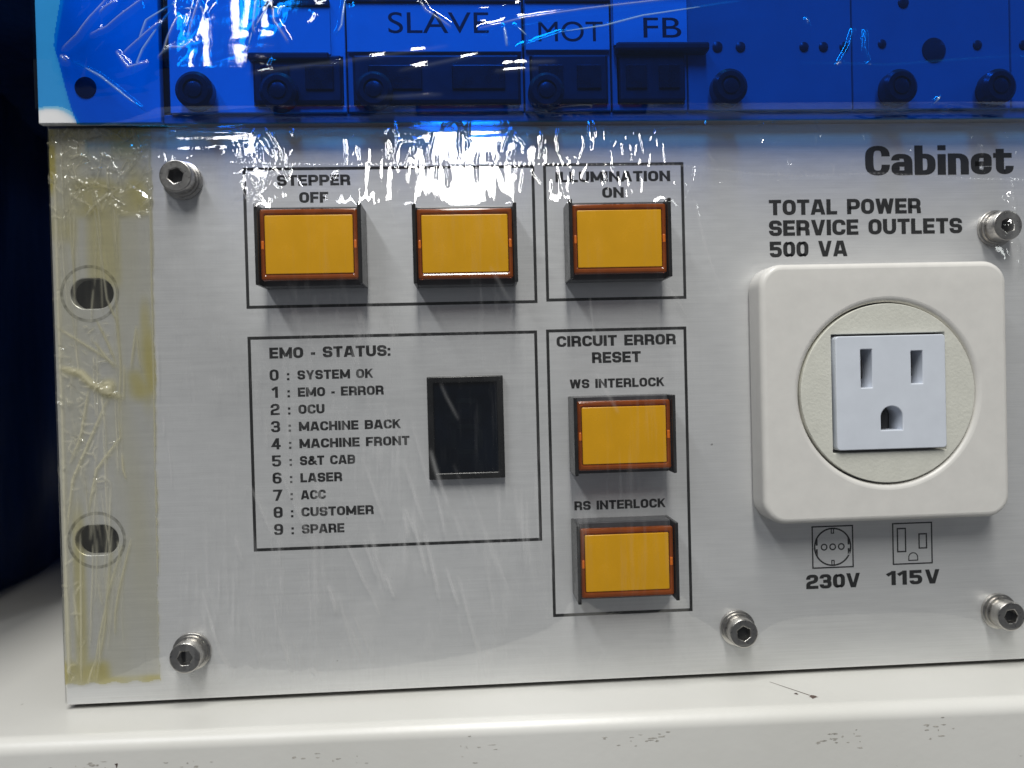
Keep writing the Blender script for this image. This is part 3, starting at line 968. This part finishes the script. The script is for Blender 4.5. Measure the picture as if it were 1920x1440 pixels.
for a in (((46.3, 120.2), (49.7, 113.5)), ((49.7, 118.5), (47.6, 112.9)), ((43.1, 113.0), (46.4, 114.2), (48.2, 118.0)), ((44.6, 118.2), (46.6, 113.2)), ((52.0, 121.6), (50.6, 117.0))):
    S.ridge(a, .30, .22, .15)
# beaded edge of the second layer of wrap
S.ridge([(42.5, 122.7), (64.1, 122.0), (110.8, 121.5), (143.6, 121.1), (161.5, 119.1), (171.8, 118.4), (192.7, 118.9), (213.8, 117.4), (238, 116.3)], .10, .15, .35, taper=False, bead=1.1)
S.a['mask'] = S.box(30, 118, 2, 88, 14, 16) + .25 * S.box(22, 150, 2, 132, 10, 10)
S.a['mask'] *= 1 - .85 * S.box(83, 104, 48, 75, 1)
patch = S.box(44, 112, 3, 33, 5, 4) * np.clip(S.noise(5, 9, 81) + .5 * S.noise(1.4, 7, 82) - .15, 0, 1) * .30
S.a['haze'] = np.clip(S.a['haze'] + patch, 0, 1)
# wrap pulled back tight at the lower edge, so that it mirrors the shelf
S.h -= .12 * np.clip((16 - S.z) / 16, 0, 1)[:, None] * np.clip(S.h, 0, 2)
S.build('plastic_wrap', M_CLEAR, 0.0, wrap_left=True, label='clear wrinkled plastic wrap stretched over the aluminium panel and its buttons', cat='plastic wrap')

# --- yellowed adhesive tape down the left edge
M_TAPE = film('yellowed_tape', (.985, .98, .945), T2=(.92, .84, .38), hazecol=(.86, .82, .62), hazeamt=.8, gloss=2.5, rough=.08, bump=.3, bscale=(900, 900, 300), base_haze=.008, streak=.3, srot=.02)
tx = np.arange(-.6, 24.2, .18); tz = np.arange(4.2, 132.4, .24)
Tp = Sheet(tx, tz)
Tp.h += .35
Tp.h += Tp.noise(.8, 18, 41, .02) * Tp.box(1, 16, 4, 120, 2)
Tp.h += Tp.noise(.45, .8, 42, .035) * (Tp.box(1, 22.5, 111, 132, 2) + .6 * Tp.box(.5, 12, 46, 88, 2) + .6 * Tp.box(.4, 3.5, 4, 132, 1))
Tp.crinkle(90, 1, 23, 112, 131, .34, .18, 5.5, (0, math.pi), 43, .9, .3)
Tp.crinkle(80, 1, 23, 112, 131, .30, .16, 2.4, (0, math.pi), 143, .7)
Tp.crinkle(110, .8, 12, 48, 88, .22, .16, 2.4, (0, math.pi), 44, .7)
Tp.crinkle(40, .4, 3.2, 5, 125, .12, .16, 2.5, (0, math.pi), 45, .6)
Tp.crinkle(60, 1, 15, 6, 125, .16, .16, 18, (math.pi * .47, math.pi * .54), 46, .7, .05)
Tp.crinkle(18, 2, 14, 5, 40, .10, .18, 12, (math.pi * .44, math.pi * .56), 47, .7, .1)
lines = [[(9.4, 120.9), (10.1, 113.0), (11.4, 100.8), (12.1, 93.4), (14.0, 88.5), (14.9, 76.2)], [(4.6, 119.1), (4.6, 107.0), (5.2, 96.0)], [(5.6, 114), (5.0, 104), (4.9, 92)], [(14.0, 95.8), (14.7, 77.5), (13.9, 66.4)],
         [(14.2, 115), (14.8, 110)], [(0.1, 87.6), (9.4, 81.3), (14.6, 77.5)], [(7.3, 72.7), (5.2, 61.8), (2.6, 55.7)], [(12.0, 71.4), (6.9, 60.5), (3.1, 52.1), (1.5, 39.8)],
         [(13.9, 66.4), (14.1, 61.5), (8.5, 54.3), (6.4, 44.6)], [(18.5, 87.2), (17.0, 77.4)], [(18.4, 87), (18.9, 80), (19.3, 77)], [(13.9, 36.9), (10.7, 27.2), (7.9, 15.0), (6.4, 6.4)],
         [(15.8, 38.1), (12.6, 26), (11.7, 21.0), (11.5, 16.0)], [(4.5, 39.7), (4.1, 21.3), (3.6, 5.3)], [(11.6, 38.2), (9.2, 17.4), (7.0, 5.8)], [(0.7, 33.7), (0.7, 15.3), (1.0, 5.4)], [(14.4, 57.8), (14.5, 54.1), (15.1, 51.7)],
         [(8.9, 83.7), (13.4, 77.5)], [(9.6, 88.6), (11.8, 83.7), (13.7, 78.7)], [(15.5, 78), (15.2, 70)], [(22.7, 130), (22.3, 100), (21.9, 60), (21.4, 6)]]
for q in lines:
    Tp.ridge(q, .14, .17, .62, .5)
Tp.ridge([(1.4, 121.6), (1.2, 88.8), (1.3, 64.4), (1.1, 39.9), (1.0, 8)], .12, .28, .75, .1, taper=False)
tuft = [(1.0, 77.8), (5.7, 76.5), (8.0, 74.0), (11.4, 72.0), (15.0, 70.7)]
Tp.ridge(tuft, .35, .55, .8, .9)
Tp.ridge([(9.5, 73), (12, 73.5), (11, 71)], .4, .9, .85, .9)
Tp.ridge([(16.8, 72), (19, 71.8), (21.5, 73), (21, 80), (20.8, 88)], .05, 1.3, .12, .8)
Tp.h += Tp.box(8, 14, 69, 75, 1.5) * Tp.noise(.5, .5, 48, .08)
d = Tp.a['dens']
nz = np.clip(.5 + .35 * Tp.noise(2.4, 3.0, 49), 0, 1)
def addd(bx, v):
    np.maximum(d, bx * v, out=d)
addd(Tp.box(3, 22.5, 112.5, 121, 3, 2.0), nz * .95)
addd(Tp.box(14, 22.5, 118, 131, 2, 2.0), nz * .6)
addd(Tp.box(8, 15.5, 96, 116, 2, 3), .45 + 0 * nz)
addd(Tp.box(0, 6, 106, 116, 1.5, 2), nz * .6)
addd(Tp.box(-1, 23, 129.6, 134, 3, 1.0) , nz)
addd(Tp.box(-1, 1.6, 118, 134, .6, 3), .9 + 0 * nz)
addd(Tp.box(-1, 23.2, 3, 6.2, 3, .8), nz * 1.0)
addd(Tp.box(-1, 10, 3, 10, 2, 2), nz * 1.0)
addd(Tp.box(2.6, 5.2, 5, 45, 1, 8), .5 + 0 * nz)
addd(Tp.box(16.0, 21.8, 70.5, 77, 1.5, 2.5), nz)
addd(Tp.box(19.4, 21.6, 70, 92, 1.2, 6), .3 + .5 * nz)
addd(Tp.box(-1, 24, 0, 134, 3, 3), .05 + .09 * Tp.noise(3, 20, 50))
Tp.a['dens'] = np.clip(d, 0, 1)
Tp.a['haze'] = np.clip(Tp.a['haze'] + .045 * Tp.box(1, 14, 4, 132, 2, 4) * np.clip(.5 + .4 * Tp.noise(.7, 16, 51), 0, 1), 0, 1)
Tp.a['mask'] = np.ones_like(Tp.h)
zn = Tp.noise(3, 5, 52)
Tp.build('adhesive_tape', M_TAPE, -.12, wrap_left=True,
         keep=lambda X, Z: (X < 23.2 - .016 * (130 - Z) + .10 * np.sin(Z * 1.7) + .22 * np.sin(Z * .31) * np.sin(Z * .13 + 1)) & (Z > 4.9 + .25 * np.sin(X * 1.3)),
         label='yellowed wrinkled adhesive tape running down the left edge of the aluminium panel', cat='tape')

# --- films over the upper module
M_BLUE1 = film('light_blue_film', (.22, .655, 1.0), hazecol=(.55, .85, 1.0), hazeamt=.75, gloss=2.0, rough=.06, bump=.2, gcol=(.9, .96, 1.0), base_haze=.003)
M_BLUE2 = film('deep_blue_film', (.02, .50, .96), hazecol=(.75, .86, 1.0), hazeamt=.55, gloss=1.35, rough=.04, bump=.2, base_haze=.0)
uobs = [(x - 4, x + 4, 134, 142, 7.2) for x in (35.6, 53.9, 75.0, 113.8, 156.2, 196.6, 220.6)]
uobs += [(45.9, 147.4, 147.3, 160, 1.9), (130.2, 152, 147.2, 149.3, 3.7), (47.5, 147, 136, 147, 2.3)]
ux = np.arange(-.5, 256, .25); uz = np.arange(131.9, 176, .25)
def upper_sheet():
    s = Sheet(ux, uz)
    fx = np.clip((ux - 3.5) / 29, 0, 1); fx = fx * fx * (3 - 2 * fx) * .5 + fx * .5
    lean = np.interp(ux, [0, 46, 66, 112, 150, 250], [.13, .12, .05, .05, .10, .10])
    base = 5.4 - lean[None, :] * np.clip(uz - 142.5, 0, 40)[:, None]
    dz = np.clip((uz - 131.9) / 2.6, 0, 1)[:, None]
    s.h += .2 + (base - .2) * fx[None, :] * dz ** .7
    return s
A = upper_sheet()
A.h += .15
A.h += A.noise(7, 7, 61, .10) + A.noise(14, .9, 62, .012)
blue_lines = [[(8.2, 146.0), (15.0, 141.9), (25.1, 133.5)], [(22.5, 141.8), (24.9, 147.1), (32.8, 157.8)], [(23.8, 148.9), (25.7, 153.6), (33.4, 158.0)], [(36.5, 158.9), (38.0, 156.0), (39.0, 151.8)],
              [(33.3, 156.0), (38.0, 156.0)], [(69.5, 159.0), (68.5, 151.8), (67.2, 149.7)], [(107.5, 147.0), (117.4, 150.4), (127.3, 151.9), (136.1, 154.3), (158.7, 158.0)], [(179.9, 141.3), (183.9, 147.5), (185.3, 151.9)],
              [(188.0, 151.6), (187.6, 146.0), (188.4, 142.6)], [(172.3, 143.2), (192.8, 142.5), (225.4, 144.9)], [(174.4, 151.9), (174.2, 154.3)], [(203.6, 133.7), (205.0, 135.6)],
              [(53.9, 159.0), (48.9, 150.7), (47.6, 145.7)], [(105, 147), (104.5, 152)], [(110, 149), (107, 152)]]
for q in blue_lines:
    A.ridge(q, .60, .36, .1)
    if q[0][0] < 120 or q[0][0] > 200: A.ridge(q, .2, .17, .8)  # diffuse haze paints the blue glints along these folds
A.crinkle(26, 8, 70, 134, 160, .16, .25, 6, (math.pi * .2, math.pi * .55), 63)
A.build('blue_film', M_BLUE1, YU, keep=lambda X, Z: ~(((X - 3.0) / 6.2) ** 2 + ((Z - 131.9) / 4.3) ** 2 < 1),
        label='light blue film strip at the left end of the rack module above a white corner', cat='protective film')
D = upper_sheet()
D.h += .7
D.h += D.box(8, 110, 141, 180, 6) * D.noise(3.0, 12, 76, .22) + D.noise(9, 8, 71, .09) + D.noise(16, .9, 72, .012) + D.noise(22, 1.6, 73, .04) * D.box(40, 240, 131, 148, 6, 4)
white_lines = [[(6.3, 148.5), (10.0, 151.2), (13.0, 154.9), (16.5, 158.4), (20, 163)], [(12.9, 151.4), (16.9, 152.6), (21.0, 155.5), (25.1, 158.4), (30, 162)], [(20.7, 146.4), (24.2, 149.1), (29.0, 152.9)],
               [(28.7, 144.9), (31.7, 146.7), (34.2, 146.7), (35.9, 148.5)], [(50.4, 161), (50.0, 158.5), (49.2, 151.4), (49.5, 150.0)], [(53.5, 156.1), (53.9, 152.6), (56.2, 149.0), (56.7, 147.9)],
               [(85.8, 157.4), (87.2, 155.0), (92.5, 151.2)], [(99.1, 151.2), (108.8, 153.2), (122.3, 155.3), (147.1, 158.5), (170, 160)], [(15.1, 155.8), (16.7, 157.0), (18.8, 158.4)], [(5.9, 147.1), (7.3, 145.6)],
               [(33, 154), (31, 149), (30, 146)], [(35, 149), (37, 156), (38, 160)], [(19, 147), (22, 143), (26, 144)]]
for q in white_lines:
    D.ridge(q, .85, .42, 0)
    D.ridge(q, .25, .16, .85)  # diffuse haze paints the white glint along each crease
for q in ([(63.1, 142.5), (72.6, 144.3), (91.8, 147.2)], [(80.8, 141.6), (98.9, 145.2)], [(75.9, 135.7), (90.3, 136.3)], [(48, 141), (66, 143.5), (70, 142.8)], [(104, 143), (116, 143.6)], [(102, 141.4), (112, 142)]):
    D.ridge(q, .12, .3, .10)
D.crinkle(18, 8, 70, 142, 162, .2, .28, 6, (math.pi * .2, math.pi * .5), 74)
D.crinkle(26, 70, 240, 134, 158, .06, .25, 9, (-.1, .25), 75, 0, .1)
for q in ([(80.6, 132.6), (99.8, 132.4)], [(113.2, 132.8), (124.2, 133.3)]):
    D.ridge(q, .4, .3)
D.build('blue_film', M_BLUE2, YU, keep=lambda X, Z: X > np.interp(Z, [131.5, 140, 146, 149.3, 152, 160, 175], [9.0, 6.6, 5.3, 4.3, 4.6, 6.2, 8.0]),
        label='deep blue glossy film with white crease highlights covering most of the rack module', cat='protective film')
